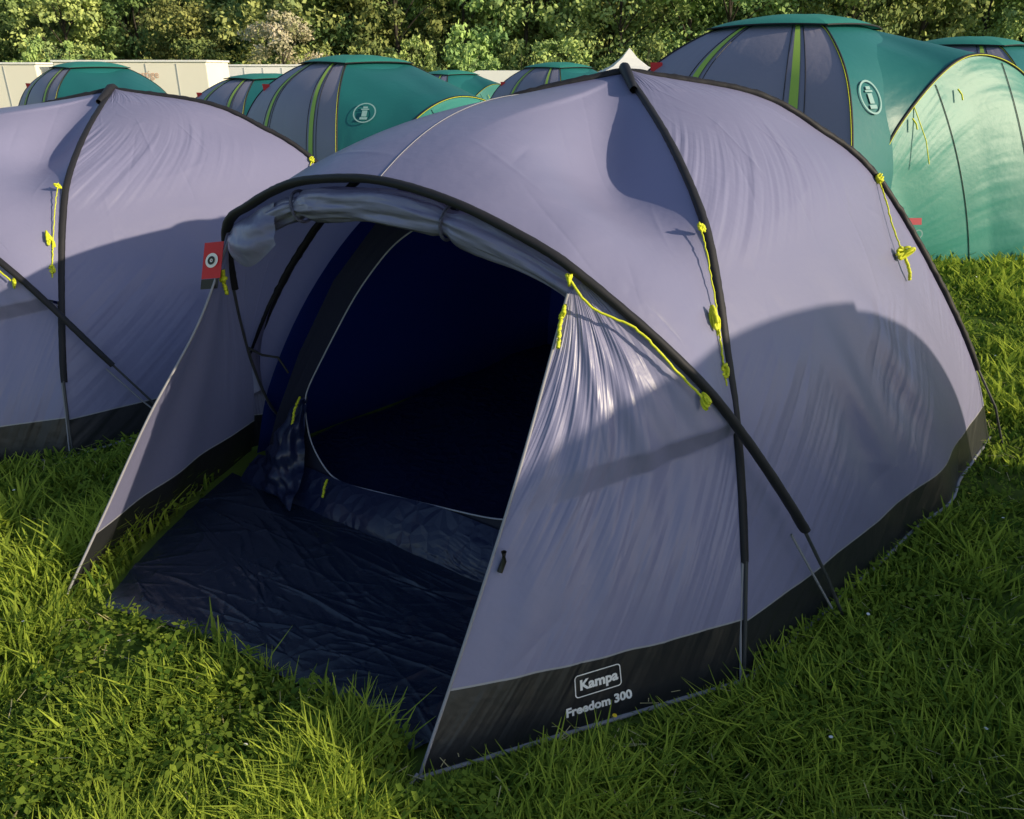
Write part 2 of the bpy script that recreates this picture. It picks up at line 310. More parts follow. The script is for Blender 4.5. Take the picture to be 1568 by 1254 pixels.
TP('inner_door_zip',tubemesh('inner_door_zip',I3+(-.003,-.004,0),.0028,M_zip,8))
sill0=np.array([W(s,.012)+(-.05,-.07,0) for s in np.linspace(-.02,1.76,60)]); sill1=np.array([W(s,.10+.06*np.clip(s,0,1.2)/1.2+.008*np.sin(9*s)) +(-.008,-.010,0) for s in np.linspace(-.02,1.76,60)])
TP('bathtub_wall',patchmesh('bathtub_wall',Patch(sill0,sill1,(-.02,-.03,.0),wt=lambda t:.6+.3*np.sin(37*t)*np.sin(17*t+1)),24,200,M_bath))
f0=spline([W(.165,.36),W(.10,.22),W(.02,.10),W(-.03,.04)+(-.03,-.02,0)],40); f1=spline([W(.20,.34)+(-.01,-.02,0),W(.26,.22)+(-.03,-.04,0),W(.31,.12)+(-.05,-.06,0),W(.37,.03)+(-.10,-.13,.02)],40)
TP('inner_door_flap',patchmesh('inner_door_flap',Patch(f0,f1,(-.05,-.07,.01),disp=lambda u,t:.012*np.sin(13*u+5*t)+.007*np.sin(27*t+6*u)+.004*np.sin(31*u-19*t)),50,70,M_bath))
floorP=Patch(resample(np.array([(-1.08,2.85,.02),(.57,1.72,.02)]),20),resample(np.array([(.2,4.38,.03),(2.02,3.12,.03)]),20),disp=lambda u,t:.01*np.sin(20*u+9*t))
TP('inner_floor',patchmesh('inner_floor',floorP,40,40,M_bath))
front=spline([(-1.235,1.93,.012),(-1.022,1.852,.012),(-.80,1.75,.015),(-.62,1.638,.012),(-.369,1.50,.012),(-.24,1.385,.012)],120)
back=resample(np.array([W(s,.0)+(-.03,-.05,.02) for s in np.linspace(-.1,1.72,40)]),120)
cg1=creases(21,70,.0055,.010,.08,.35); cg2=creases(22,160,.0030,.005,.03,.12)
def gd(u,t):
    w=np.abs(cg1(u,t))+np.abs(cg2(u,t))+.004*(1+vnoise(u*6,t*8,5))
    return w*np.clip(u*14,0.15,1)
gsP=Patch(front,back,(-.03,0,.0),wt=lambda t:np.clip(1-3*t,0,1))
nu,nt_=260,340
u,t=np.meshgrid(np.linspace(0,1,nu),np.linspace(0,1,nt_)); V=gsP(u,t); V[...,2]+=gd(u,t)
i,j=np.meshgrid(np.arange(nu-1),np.arange(nt_-1)); a=(j*nu+i).ravel()
TP('porch_groundsheet',quadmesh('porch_groundsheet',V.reshape(-1,3),np.stack([a,a+1,a+nu+1,a+nu],1),M_sheet,uv=np.stack([u.ravel(),t.ravel()],1)))
# ---- guy lines, zips, tags
def knot(name,c,r=.02,n=90,rad=.0042,seed=0,stretch=(1,1,1.4)):
    g=np.random.default_rng(seed); t=np.linspace(0,1,n)*2*np.pi
    P=np.stack([sum(g.uniform(.3,1)*np.sin(k*t+g.uniform(0,6.3)) for k in (2,5,7)) for _ in range(3)],1)
    P=P/np.abs(P).max()*r*np.array(stretch); return tubemesh(name,P+np.array(c),rad,M_cord,6)
def cord(name,P,r=.0035): 
    P=spline(P,40); P=P+np.random.default_rng(len(P)).normal(0,.0008,P.shape); TP(name,tubemesh(name,P,r,M_cord,6))
def onA(z,off=(-.02,-.03,.005)): k=int(np.argmin(np.abs(A[:,2]-z))); return A[k]+np.array(off)
cord('guy_line_front',[onA(1.11),onA(1.05),onA(1.0),onA(.93),onA(.88)],.0022)
TP('guy_knot_front',knot('guy_knot',onA(.905,(-.03,-.045,0)),.032,130,seed=3,stretch=(.6,.6,1.5),rad=.0045))
cord('guy_line_front_tail',[onA(.89),onA(.84),onA(.80),onA(.745)],.003); TP('guy_knot_tail',knot('guy_knot',onA(.77),.014,60,seed=5))
TP('guy_knot_top',knot('guy_knot',onA(1.10),.012,60,seed=6))
br0=BR[idx(BR,(1.382,3.09,1.124))]
cord('guy_line_right',[br0+(0,-.03,-.005),br0+(.0,-.12,-.07),br0+(.01,-.2,-.16),br0+(.04,-.25,-.24)],.003)
TP('guy_knot_right',knot('guy_knot',br0+(.03,-.26,-.23),.036,120,seed=9,rad=.0055,stretch=(1,.6,.9)))
cord('guy_line_right_tail',[br0+(.04,-.25,-.24),br0+(.06,-.27,-.29),br0+(.07,-.27,-.33)],.006)
TP('guy_knot_right_top',knot('guy_knot',br0+(0,-.03,0),.014,60,seed=8))
def onH(k,off=(-.01,-.030,-.005)): return HOOP[k]+np.array(off)
cord('guy_line_porch',[onH(hd+2),onH(hd-3,(-.02,-.040,-.02)),onH(hd-10,(-.0,-.035,.0)),onH(hd-18),onH(hd-24)],.0034)
TP('guy_knot_porch',knot('guy_knot',onH(hd-25),.014,60,seed=11,rad=.0036)); TP('guy_knot_porch_top',knot('guy_knot',onH(hd+2),.014,60,seed=12,stretch=(.7,.7,1.6)))
cord('door_toggle_cord',[Lc[2]+(0,-.01,-.0),Lc[6]+(.0,-.015,0),Lc[11]+(.01,-.015,0)],.005)
TP('door_toggle_knot',knot('door_toggle_knot',Lc[4]+(0,-.015,0),.012,50,seed=15,stretch=(.6,.6,1.4)))
z1=W(.165,.36)+(-.012,-.02,0); cord('zip_pull_left',[z1,z1+(-.01,-.05,-.03),z1+(-.015,-.09,-.075)],.0048)
z2=W(.39,.11)+(-.02,-.03,.01); cord('zip_pull_sill',[z2,z2+(-.005,-.03,-.015),z2+(-.01,-.05,-.045)],.0048)
cord('left_door_cord',[(-.955,2.56,.89),(-.955,2.55,.85),(-.95,2.55,.81)],.007); TP('left_door_knot',knot('left_door_knot',(-.955,2.55,.87),.014,60,seed=17))
tgl=doorP.base(np.array(.05),np.array(.56))+np.array((-.0,-.012,0))
TP('door_toggle',tubemesh('door_toggle',[tgl+(0,0,.025),tgl,tgl-(0.01,.01,.025)],.007,M_blk,8))
hk=HOOP[he-2]; TP('inner_hook',tubemesh('inner_hook',[hk+(.0,0,.01),hk+(.05,.0,-.02),hk+(.11,0,-.03),W(.06,.42)],.005,M_blk,6))
tg=np.array((-.965,2.545,.985)); ex=np.array((.070,-.02,.01)); ez=np.array((-.022,-.02,-.115))
def quad(name,o,a,b,m,th=.002):
    nn=np.cross(a,b); nn=nn/np.linalg.norm(nn)*th
    V=[o,o+a,o+a+b,o+b]; V=V+[v+nn for v in V]; return pymesh(name,V,[(0,1,2,3),(7,6,5,4),(0,4,5,1),(1,5,6,2),(2,6,7,3),(3,7,4,0)],m)
TP('hang_tag',quad('hang_tag',tg-ex*.5,ex,ez,M_red))
TP('hang_tag_foot',quad('hang_tag_foot',tg-ex*.5+ez*1.01,ex*.9,ez*.28,M_blk))
def disc(name,c,a,b,r0,r1,m,n=32):
    a=a/np.linalg.norm(a);b=b/np.linalg.norm(b); V=[];F=[]
    for k in range(n):
        th=2*math.pi*k/n; V+=[c+(a*math.cos(th)+b*math.sin(th))*r0,c+(a*math.cos(th)+b*math.sin(th))*r1]
    for k in range(n): q=(k+1)%n; F.append((2*k,2*k+1,2*q+1,2*q))
    return pymesh(name,V,F,m)
fn=-np.cross(ex,ez);fn/=np.linalg.norm(fn); fn=fn if fn[1]<0 else -fn
TP('hang_tag_ring',disc('hang_tag_ring',tg+ez*.5+fn*.004,ex,ez,.002,.024,M_white)); TP('hang_tag_dot',disc('hang_tag_dot',tg+ez*.5+fn*.006,ex,ez,0.006,.014,M_blk))
def textmesh(txt,size,off=.0):
    c=bpy.data.curves.new('t','FONT'); c.body=txt; c.size=size; c.offset=off; c.align_x='CENTER'; c.resolution_u=3
    o=bpy.data.objects.new('t',c); COL.objects.link(o); bpy.context.view_layer.update()
    me=bpy.data.meshes.new_from_object(o.evaluated_get(bpy.context.evaluated_depsgraph_get())); bpy.data.objects.remove(o); return me
# print wraps onto the skirt: x -> along the panel, y -> up the panel
s0=.50; ts=np.linspace(.7,1,300); zz=np.array([doorP.base(np.array(s0),np.array(t_))[2] for t_ in ts]); t0=ts[int(np.argmin(np.abs(zz-.092)))]
dU=(doorP.base(np.array(.6),np.array(t0))-doorP.base(np.array(.4),np.array(t0)))/.2; lenU=np.linalg.norm(dU); dT=(doorP.base(np.array(s0),np.array(t0+.03))-doorP.base(np.array(s0),np.array(t0-.03)))/.06; lenT=np.linalg.norm(dT)
shear=dU.dot(dT)/lenU**2
def lab(name,me,x,y):
    for v in me.vertices:
        yy=v.co.y+y; tt_=t0-yy/lenT; u_=s0+(v.co.x+x)/lenU+shear*yy/lenT
        uu_=np.array(u_);t_=np.array(min(tt_,.999)); nn=doorP.nrm(uu_,t_); nn=nn if nn[1]<0 else -nn
        v.co=Vector(doorP(uu_,t_)+nn*.0045)
    me.materials.clear(); me.materials.append(M_white); TP(name,me)
lab('brand_label',textmesh('Kampa',.038,.0016),.004,.02)
lab('model_label',textmesh('Freedom 300',.033,.0014),.0,-.043)
def frame(w,h,r,th):
    pts=[];n=6
    for cx,cy,a0 in ((w-r,h-r,0),(-w+r,h-r,90),(-w+r,-h+r,180),(w-r,-h+r,270)):
        for k in range(n+1): a=math.radians(a0+90*k/n); pts.append((cx+r*math.cos(a),cy+r*math.sin(a),cx+(r-th)*math.cos(a),cy+(r-th)*math.sin(a)))
    V=[];F=[]
    for p in pts: V+=[(p[0],p[1],0),(p[2],p[3],0)]
    m=len(pts)
    for k in range(m): q=(k+1)%m; F.append((2*k,2*k+1,2*q+1,2*q))
    return pymesh('label_frame',V,F,None)
lab('label_frame',frame(.064,.031,.010,.0028),.002,.031)

def make_tent(name,off=(0,0,0),scl=(1,1,1),rz=0):
    e=empty(name,off); e.scale=scl; e.rotation_euler=(0,0,rz)
    for nme,me in TENT_PARTS: obj(nme,me,e)
    return e
OFFS=((0,0),(-2.46,1.32))
make_tent('dome_tent')
make_tent('dome_tent.001',(-2.46,1.32,0),(1,1,.94))

# ---------------------------------------------------------------- teal family tents
M_teal=fabric('teal_flysheet',(.018,.16,.165),rot=.3,scale=(3,14),dist=.008,trans=.15,rough=.45,spec=.45,mask=(.35,.6),crease=0)
M_teal_sunlit=fabric('teal_porch_panel_sunlit',(.06,.31,.27),rot=1.2,scale=(3,14),dist=.014,trans=.25,rough=.45,spec=.45,mask=(.35,.6),crease=0)  # same teal fly lightened: sunlight on the porch painted into the colour
M_cap=fabric('teal_roof_cap',(.03,.25,.20),rot=.3,scale=(3,14),dist=.003,trans=.1,rough=.55,spec=.35,crease=0)
M_grey=fabric('grey_flysheet',(.28,.27,.36),rot=1.4,scale=(3,20),dist=.008,trans=.15,rough=.5,crease=0)
M_lime=simple('lime_tape',(.34,.52,.08),.6)
M_logo=simple('pale_print',(.24,.40,.40),.5)
M_dred=simple('dark_red_patch',(.40,.03,.05),.5)
def family_tent(name,loc,hoop,gpts,r=(1.75,1.75),h=1.85,rot=0,logo=(.55,.30)):
    e=empty(name,loc); e.rotation_euler=(0,0,rot)
    def pole(dx,dy): return spline([(dx,dy,0),(dx*.94,dy*.94,.42*h),(dx*.76,dy*.76,.74*h),(dx*.46,dy*.46,.93*h),(dx*.2,dy*.2,.99*h),(0,0,h)],80)
    F=pole(0,-r[1]);R=pole(r[0],0);B=pole(0,r[1]);Lp=pole(-r[0],0)
    g=Patch(Lp,F,(-.07,-.07,.02)); tR=Patch(F,R,(.07,-.07,.02))
    obj('grey_side',patchmesh('grey_side',g,40,50,M_grey),e); obj('teal_side',patchmesh('teal_side',tR,40,50,M_teal),e)
    obj('rear_right',patchmesh('rear_right',Patch(R,B,(.06,.06,.02)),20,30,M_teal),e); obj('rear_left',patchmesh('rear_left',Patch(B,Lp,(-.06,.06,.02)),20,30,M_teal),e)
    sgn=1 if g.nrm(np.array(.5),np.array(.4))[1]<0 else -1
    for k,s in enumerate((.34,.80)):
        obj('lime_stripe_%d'%k,patchmesh('lime_stripe',g,3,40,M_lime,s-.017,s+.017,.08,.80,off=.010*sgn),e)
    for s in (.30,.38,.76,.84):
        uu=np.full(40,s); tt=np.linspace(.05,.8,40); obj('panel_seam',tubemesh('panel_seam',g(uu,tt)+sgn*.003*g.nrm(uu,tt),.0035,M_blk,5),e)
    for k,(a,b) in enumerate(((Lp,F),(F,R),(R,B),(B,Lp))):
        bb=((-1,-1,.3),(1,-1,.3),(1,1,.3),(-1,1,.3))[k]
        c=Patch(a+(0,0,.035),b+(0,0,.035),np.array(bb)*.08); obj('roof_cap_%d'%k,patchmesh('roof_cap',c,20,16,M_cap,t0=.74,t1=1),e)
        uu=np.linspace(0,1,24); obj('cap_edge_%d'%k,tubemesh('cap_edge',c(uu,np.full(24,.74)),.007,M_sleeve,6),e)
    for k,c in enumerate((F,R,B,Lp)): obj('pole_%d'%k,tubemesh('pole',c,.011,M_sleeve,8),e)
    obj('yellow_piping',tubemesh('yellow_piping',F+(-.010,-.009,0),.0025,M_cord,6),e)
    H=spline(hoop,120); m=int(len(H)*.42)
    hs=np.vstack([resample(H[:m],60),resample(H[m-1:],60)[1:]]); rs=np.vstack([resample(F[:72],60),resample(R[:72][::-1],60)[1:]])
    pr=Patch(hs,rs,(.02,-.02,.0)); obj('porch_roof',patchmesh('porch_roof',pr,24,100,M_teal),e)
    G=resample(np.array(gpts,float),120)
    pp=Patch(H,G,(.04,-.05,.03)); obj('porch_front',patchmesh('porch_front',pp,24,100,M_teal_sunlit),e)
    obj('porch_pole',tubemesh('porch_pole',H,.013,M_sleeve,8),e); obj('porch_piping',tubemesh('porch_piping',H+(.010,-.010,0),.003,M_cord,6),e)
    for q_ in (.38,.55,.70):
        uu=np.linspace(.02,.97,30); obj('porch_seam',tubemesh('porch_seam',pp(uu,np.full(30,q_))+(.002,-.004,.002),.003,M_sleeve,5),e)
    # round lantern print on the teal flank
    lu,lt_=logo; c=pr(np.array(lu),np.array(lt_)); nn=pr.nrm(np.array(lu),np.array(lt_)); nn=nn if nn[1]<0 else -nn
    ax2=np.array((0,0,1.))-nn*nn[2]; ax2/=np.linalg.norm(ax2); ax1=np.cross(ax2,nn); ax1=ax1 if ax1[0]>0 else -ax1; c=c+nn*.03; u1=ax1/np.linalg.norm(ax1); u2=ax2
    obj('print_ring',disc('print_ring',c,u1,u2,.120,.135,M_logo),e)
    def bx(x0,y0,x1,y1,m=M_logo): return pymesh('print_lantern',[c+u1*x+u2*y for x,y in ((x0,y0),(x1,y0),(x1,y1),(x0,y1))],[(0,1,2,3)],m)
    for b in ((-.045,-.09,.045,-.06),(-.030,-.05,.030,.03),(-.048,.04,.048,.055),(-.028,.06,.028,.085)): obj('print_lantern',bx(*b),e)
    pc=pp(np.array(.62),np.array(.19))+np.array((0,-.02,.05)); obj('label_patch',quad('label_patch',pc,np.array((.16,.01,0)),np.array((0,.02,.05)),M_dred),e)
    obj('label_disc',disc('label_disc',pc+np.array((.14,-.01,-.07)),np.array((1.,0,0)),np.array((0,.1,1.)),.026,.036,M_logo),e)
    k=Lp[44]; obj('swing_tag',quad('swing_tag',k+np.array((-.02,-.06,.05)),np.array((.10,-.03,0)),np.array((.02,0,-.14)),M_red),e)
    for q_,s_ in ((.30,.05),(.42,.12),(.66,.1)):
        p=pp(np.array(s_),np.array(q_)); obj('vent_tie',tubemesh('vent_tie',[p+(0,-.02,.02),p+(.03,-.04,-.02),p+(.04,-.05,-.06)],.006,M_cord,6),e)
    p=H[38]; obj('guy_line',tubemesh('guy_line',[p,p+(.10,-.1,-.25),p+(.14,-.14,-.42)],.004,M_cord,6),e)
    return e
midhoop=[(.45,-1.85,0),(.55,-1.85,.7),(.95,-1.68,1.20),(1.40,-1.35,1.40),(1.85,-.95,1.24),(2.1,-.5,.7),(2.1,-.25,0)]
midg=[(.45,-1.9,0),(.9,-2.1,0),(1.5,-2.1,0),(2.2,-1.6,0),(2.5,-1.0,0),(2.15,-.3,0)]
family_tent('family_tent',(-2.0,11.0,gzf(-2,11)-.04),midhoop,midg,h=1.82)
rh=[(.22,-1.40,0),(.27,-1.38,.6),(.52,-1.2,1.15),(1.10,-.85,1.60),(1.75,-.65,1.42),(2.2,-.55,.75),(2.35,-.5,0)]
rg=[(.25,-1.45,0),(.9,-1.1,0),(1.6,-.98,0),(2.3,-1.0,0),(3.0,-1.0,0),(2.9,-.6,0)]
family_tent('family_tent.001',(2.45,7.55,gzf(2.45,7.5)),rh,rg,h=1.90,r=(1.75,1.8),logo=(.60,.30))
family_tent('family_tent.002',(5.6,10.6,gzf(5,10.5)),rh,rg,h=1.95)
family_tent('family_tent.003',(1.0,18.5,gzf(1,18.5)),midhoop,midg,h=1.95)
family_tent('family_tent.004',(-7.9,16.0,gzf(-8,16)),midhoop,midg,h=1.90)
family_tent('family_tent.005',(4.4,19.0,gzf(4,19)),midhoop,midg,h=1.95)
family_tent('family_tent.006',(-1.6,22.0,gzf(-1,22)),rh,rg,h=1.9)
family_tent('family_tent.007',(-7.6,10.4,gzf(-7.6,10.4)-.25),midhoop,midg,h=1.5)
family_tent('family_tent.008',(-4.2,14.5,gzf(-4.2,14.5)-.05),midhoop,midg,h=1.7)
CT=(3.76,.60)
family_tent('family_tent.009',(CT[0],CT[1],0),rh,rg,h=1.9,r=(1.55,1.55))

# ---------------------------------------------------------------- cabins, marquees, caravan
M_cream=simple('cream_panel',(.86,.83,.74),.45,noise=.06,nscale=.8); M_wht=simple('white_panel',(.84,.85,.86),.4,noise=.05,nscale=.8)
M_gry=simple('grey_door',(.35,.38,.42),.5); M_dark=simple('dark_glass',(.02,.025,.03),.15,.6); M_tyre=simple('tyre',(.02,.02,.02),.8); M_redp=simple('faded_lettering',(.72,.48,.36),.5)
def cabin(name,x0,x1,y,h,mat,doors=0,txt=None):
    z=gzf((x0+x1)/2,y); e=empty(name,(x0,y,z)); w=x1-x0
    boxes('body',[(0,0,.25,w,2.3,h)],mat,e,bev=.04)
    boxes('roof_edge',[(-.04,-.04,h+.002,w+.04,2.34,h+.07)],M_wht,e,.01)
    boxes('chassis',[(.2,.1,.12,w-.2,2.2,.248)],M_tyre,e)
    boxes('panel_joints',[(k*w/5-.015,-.015,.3,k*w/5+.015,-.002,h-.05) for k in range(1,5)],M_gry,e)
    if doors: 
        boxes('doors',[(w*(k+.3)/doors,-.03,.35,w*(k+.72)/doors,-.004,h-.35) for k in range(doors)],M_gry,e)
        boxes('windows',[(w*(k+.4)/doors,-.045,h-.75,w*(k+.62)/doors,-.032,h-.5) for k in range(doors)],M_dark,e)
    for k,xx in enumerate((w*.3,w*.3+.8)):
        obj('wheel_%d'%k,tubemesh('wheel',[(xx,-.03,.3),(xx,.2,.3)],.3,M_tyre,20),e)
        obj('hub_%d'%k,disc('hub',np.array((xx,-.035,.3)),np.array((1.,0,0)),np.array((0,0,1.)),.001,.3,M_tyre),e)
    if txt:
        me=textmesh(txt,.34,.002)
        for v in me.vertices: v.co=Vector((v.co.x+w*.58,-.02,v.co.y+h-.5))
        me.materials.append(M_redp); obj('lettering',me,e)
cabin('portable_cabin',-22.5,-16.7,30,2.5,M_cream)
cabin('portable_cabin.001',-16.1,-10.7,30,2.52,M_cream,0,'Prestige')
cabin('portable_cabin.002',-12.0,-8.3,33.5,2.45,M_wht,5)
M_canvas=simple('white_canvas',(.82,.82,.80),.6,noise=.04,nscale=2)
def marquee(name,x,y,w,h,wall):
    z=gzf(x,y); e=empty(name,(x,y,z)); prof=[(w/2*1.04,wall-.15),(w/2*1.03,wall),(w*.27,wall+(h-wall)*.30),(w*.12,wall+(h-wall)*.62),(w*.04,wall+(h-wall)*.88),(.01,h)]
    V=[];F=[]
    for k in range(4):
        a=math.pi/4+k*math.pi/2; c,s=math.cos(a)*1.414,math.sin(a)*1.414
        for r_,zz_ in prof: V.append((c*r_,s*r_,zz_))
    n=len(prof)
    for k in range(4):
        q=(k+1)%4
        for i in range(n-1): F.append((k*n+i,q*n+i,q*n+i+1,k*n+i+1))
    obj('canopy',pymesh('canopy',V,F,M_canvas),e)
    hw=w/2*.98; boxes('walls',[(-hw,hw-.02,0,hw,hw,wall-.02),(-hw,-hw,0,-hw+.02,hw-.025,wall-.02)],M_canvas,e)
    boxes('legs',[(sx*hw-.04,sy*hw-.04,0,sx*hw+.04,sy*hw+.04,wall-.1) for sx in (-1,1) for sy in (-1,)],M_wht,e)
marquee('pagoda_marquee',7.9,58,4.2,3.9,2.3); marquee('pagoda_marquee.001',36.5,60,4,4.6,2.4); marquee('pagoda_marquee.002',40.5,62,4,4.0,2.4)
def caravan(name,x,y,w=5,h=2.4):
    z=gzf(x,y); e=empty(name,(x,y,z)); P=[(0,.5),(.05,h*.55),(.45,h*.92),(1.0,h),(w-.9,h),(w-.3,h*.9),(w,h*.5),(w-.05,.5)]
    V=[(a,0,b) for a,b in P]+[(a,2.1,b) for a,b in P]; n=len(P)
    F=[tuple(range(n))[::-1],tuple(range(n,2*n))]+[(i,(i+1)%n,(i+1)%n+n,i+n) for i in range(n)]
    obj('body',pymesh('body',V,F,M_wht),e); boxes('windows',[(.5,-.01,1.2,1.6,-.003,1.8),(2.2,-.01,1.2,3.2,-.003,1.8),(3.7,-.01,.6,4.3,-.003,2.1)],M_dark,e)
    boxes('stripe',[(.1,-.012,.85,w-.1,-.004,.95)],M_gry,e); obj('wheel',tubemesh('wheel',[(2.5,-.03,.33),(2.5,.25,.33)],.33,M_tyre,20),e); boxes('tow_bar',[(-1.1,1.0,.42,.0,1.1,.5)],M_blk,e)
caravan('touring_caravan',-2.6,40); caravan('touring_caravan.001',-20.5,42,5.5,2.3)

# ---------------------------------------------------------------- trees
def leafmat(name,c1,c2,tr=.35,vary=True):
    m,nt,out=newmat(name); L=nt.links.new
    at=N(nt,'ShaderNodeAttribute',attribute_name='tint')
    mx=N(nt,'ShaderNodeMix',data_type='RGBA'); mx.inputs['A'].default_value=(*c1,1); mx.inputs['B'].default_value=(*c2,1); L(at.outputs['Fac'],mx.inputs['Factor'])
    col=mx.outputs['Result']
    if vary:
        oi=N(nt,'ShaderNodeObjectInfo'); hs=N(nt,'ShaderNodeHueSaturation'); L(col,hs.inputs['Color'])
        mr=N(nt,'ShaderNodeMapRange'); mr.inputs['To Min'].default_value=.465; mr.inputs['To Max'].default_value=.53; L(oi.outputs['Random'],mr.inputs['Value']); L(mr.outputs[0],hs.inputs['Hue'])
        mv=N(nt,'ShaderNodeMath',operation='MULTIPLY'); mv.inputs[1].default_value=7.31; L(oi.outputs['Random'],mv.inputs[0]); fr=N(nt,'ShaderNodeMath',operation='FRACT'); L(mv.outputs[0],fr.inputs[0])
        m3=N(nt,'ShaderNodeMapRange'); m3.inputs['To Min'].default_value=.65; m3.inputs['To Max'].default_value=1.45; L(fr.outputs[0],m3.inputs['Value']); L(m3.outputs[0],hs.inputs['Value'])
        col=hs.outputs[0]
    d=N(nt,'ShaderNodeBsdfDiffuse'); L(col,d.inputs[0]); src=d.outputs[0]
    if tr>0:
        t=N(nt,'ShaderNodeBsdfTranslucent'); ms=N(nt,'ShaderNodeMixShader'); ms.inputs[0].default_value=tr; L(col,t.inputs[0]); L(src,ms.inputs[1]); L(t.outputs[0],ms.inputs[2]); src=ms.outputs[0]
    L(src,out.inputs[0]); return m
M_leaf=leafmat('woodland_leaves',(.16,.235,.095),(.38,.46,.15),0); M_bloss=leafmat('blossom_leaves',(.28,.30,.15),(.70,.61,.47),0,vary=False)
M_bark=simple('bark',(.045,.038,.03),.9)
def tree_mesh(seed,H,Rw,nclump,nleaf,ls,mat,zlow=.18):
    g=np.random.default_rng(seed); Vs=[];Ts=[];cs=[]
    for k in range(nclump):
        z=g.uniform(zlow,1); prof=math.sqrt(max(.05,1-((z-.52)/.52)**2)); a=g.uniform(0,6.283); rr=Rw*prof*g.uniform(.45,1.05)
        cs.append((rr*math.cos(a),rr*math.sin(a),z*H))
    cs=np.array(cs)
    for c in cs:
        cr_=g.uniform(.5,1.25)*Rw*.27; n=int(nleaf*g.uniform(.6,1.3)); d=g.standard_normal((n,3)); d/=np.linalg.norm(d,axis=1,keepdims=True)
        p=c+d*cr_*g.uniform(.45,1.15,(n,1))*np.array((1,1,.75)); a=g.standard_normal((n,3)); a/=np.linalg.norm(a,axis=1,keepdims=True); b=np.cross(a,d+.3*g.standard_normal((n,3))); b/=np.maximum(np.linalg.norm(b,axis=1,keepdims=True),1e-6)
        s=ls*g.uniform(.5,1.3,(n,1)); q=np.stack([p-a*s,p+b*s*.6,p+a*s,p-b*s*.6],1); Vs.append(q.reshape(-1,3))
        Ts.append(np.repeat(np.clip(g.uniform(.1,.9)+g.normal(0,.15,n)+.2*d[:,2],0,1),4))
    V=np.vstack(Vs);T=np.concatenate(Ts); F=np.arange(len(V)).reshape(-1,4); mi=[0]*len(F)
    C=spline([(0,0,-.3),(.1,0,H*.25),(-.1,.1,H*.55),(0,0,H*.85)],20)
    tubes=[tubearr(C,.2,8,rad=np.linspace(.022*H,.004*H,20))]
    for c in cs[:8]:
        z0=c[2]*.6; tubes.append(tubearr(spline([(0,0,z0),(c[0]*.5,c[1]*.5,z0+(c[2]-z0)*.6),tuple(c)],8),.05,5,rad=np.linspace(.007*H,.002*H,8)))
    for v,f,_ in tubes: F=np.vstack([F,f+len(V)]); V=np.vstack([V,v]); T=np.r_[T,np.zeros(len(v))]; mi+= [1]*len(f)
    return quadmesh('tree',V,F,[mat,M_bark],tint=T,smooth=False,midx=mi)
variants=[tree_mesh(10+k,14,4.8+k*.5,85,95,.25,M_leaf,.12) for k in range(4)]
shrub=[tree_mesh(30+k,4.5,2.6,38,90,.16,M_leaf,0.05) for k in range(2)]
tl=empty('tree_line'); g=np.random.default_rng(5)
def put(me,x,y,s,rz,par):
    o=obj('tree',me,par,(x,y,gzf(x,y))); o.scale=(s,s,s*g.uniform(.9,1.2)); o.rotation_euler=(0,0,rz)
for row,(y,dx,s0_) in enumerate(((72,5.6,.8),(81,6.0,1.1),(96,6.5,1.45))):
    x=-62-row*5
    while x<66+row*5:
        put(variants[g.integers(4)],x+g.uniform(-1.5,1.5),y+g.uniform(-3,3),s0_*g.uniform(.75,1.2),g.uniform(0,6.28),tl); x+=dx*g.uniform(.7,1.2)
x=-55
while x<60:
    put(shrub[g.integers(2)],x,64+g.uniform(-2,3),g.uniform(.6,1.1),g.uniform(0,6.28),tl); x+=g.uniform(2.5,4.5)
obj('blossom_tree',tree_mesh(77,6.2,2.9,46,150,.13,M_bloss,.15),None,(-16.2,61,gzf(-16,61)))

# ---------------------------------------------------------------- ground
xs=np.unique(np.concatenate([np.linspace(-12,12,121),np.sign(np.linspace(-1,1,81))*12+np.sign(np.linspace(-1,1,81))*np.abs(np.linspace(-1,1,81))**2*388]))
ys=np.unique(np.concatenate([np.linspace(-8,24,161),np.linspace(24,400,120),np.linspace(-120,-8,20)]))
X,Y=np.meshgrid(xs,ys); Z=gz(X,Y); V=np.stack([X,Y,Z],-1).reshape(-1,3); nx=len(xs)
i,j=np.meshgrid(np.arange(nx-1),np.arange(len(ys)-1)); a=(j*nx+i).ravel()
m,nt,out=newmat('grass_ground'); L=nt.links.new; tc=N(nt,'ShaderNodeTexCoord'); p=N(nt,'ShaderNodeBsdfDiffuse')
n1=N(nt,'ShaderNodeTexNoise'); n1.inputs['Scale'].default_value=1.2; n1.inputs['Detail'].default_value=7
L(tc.outputs['Object'],n1.inputs['Vector'])
r=N(nt,'ShaderNodeValToRGB'); r.color_ramp.elements[0].position=.3; r.color_ramp.elements[0].color=(.07,.10,.025,1); r.color_ramp.elements[1].position=.7; r.color_ramp.elements[1].color=(.18,.26,.05,1)
L(n1.outputs[0],r.inputs[0]); L(r.outputs[0],p.inputs['Color']); L(p.outputs[0],out.inputs[0])
obj('ground',quadmesh('ground',V,np.stack([a,a+1,a+nx+1,a+nx],1),m))

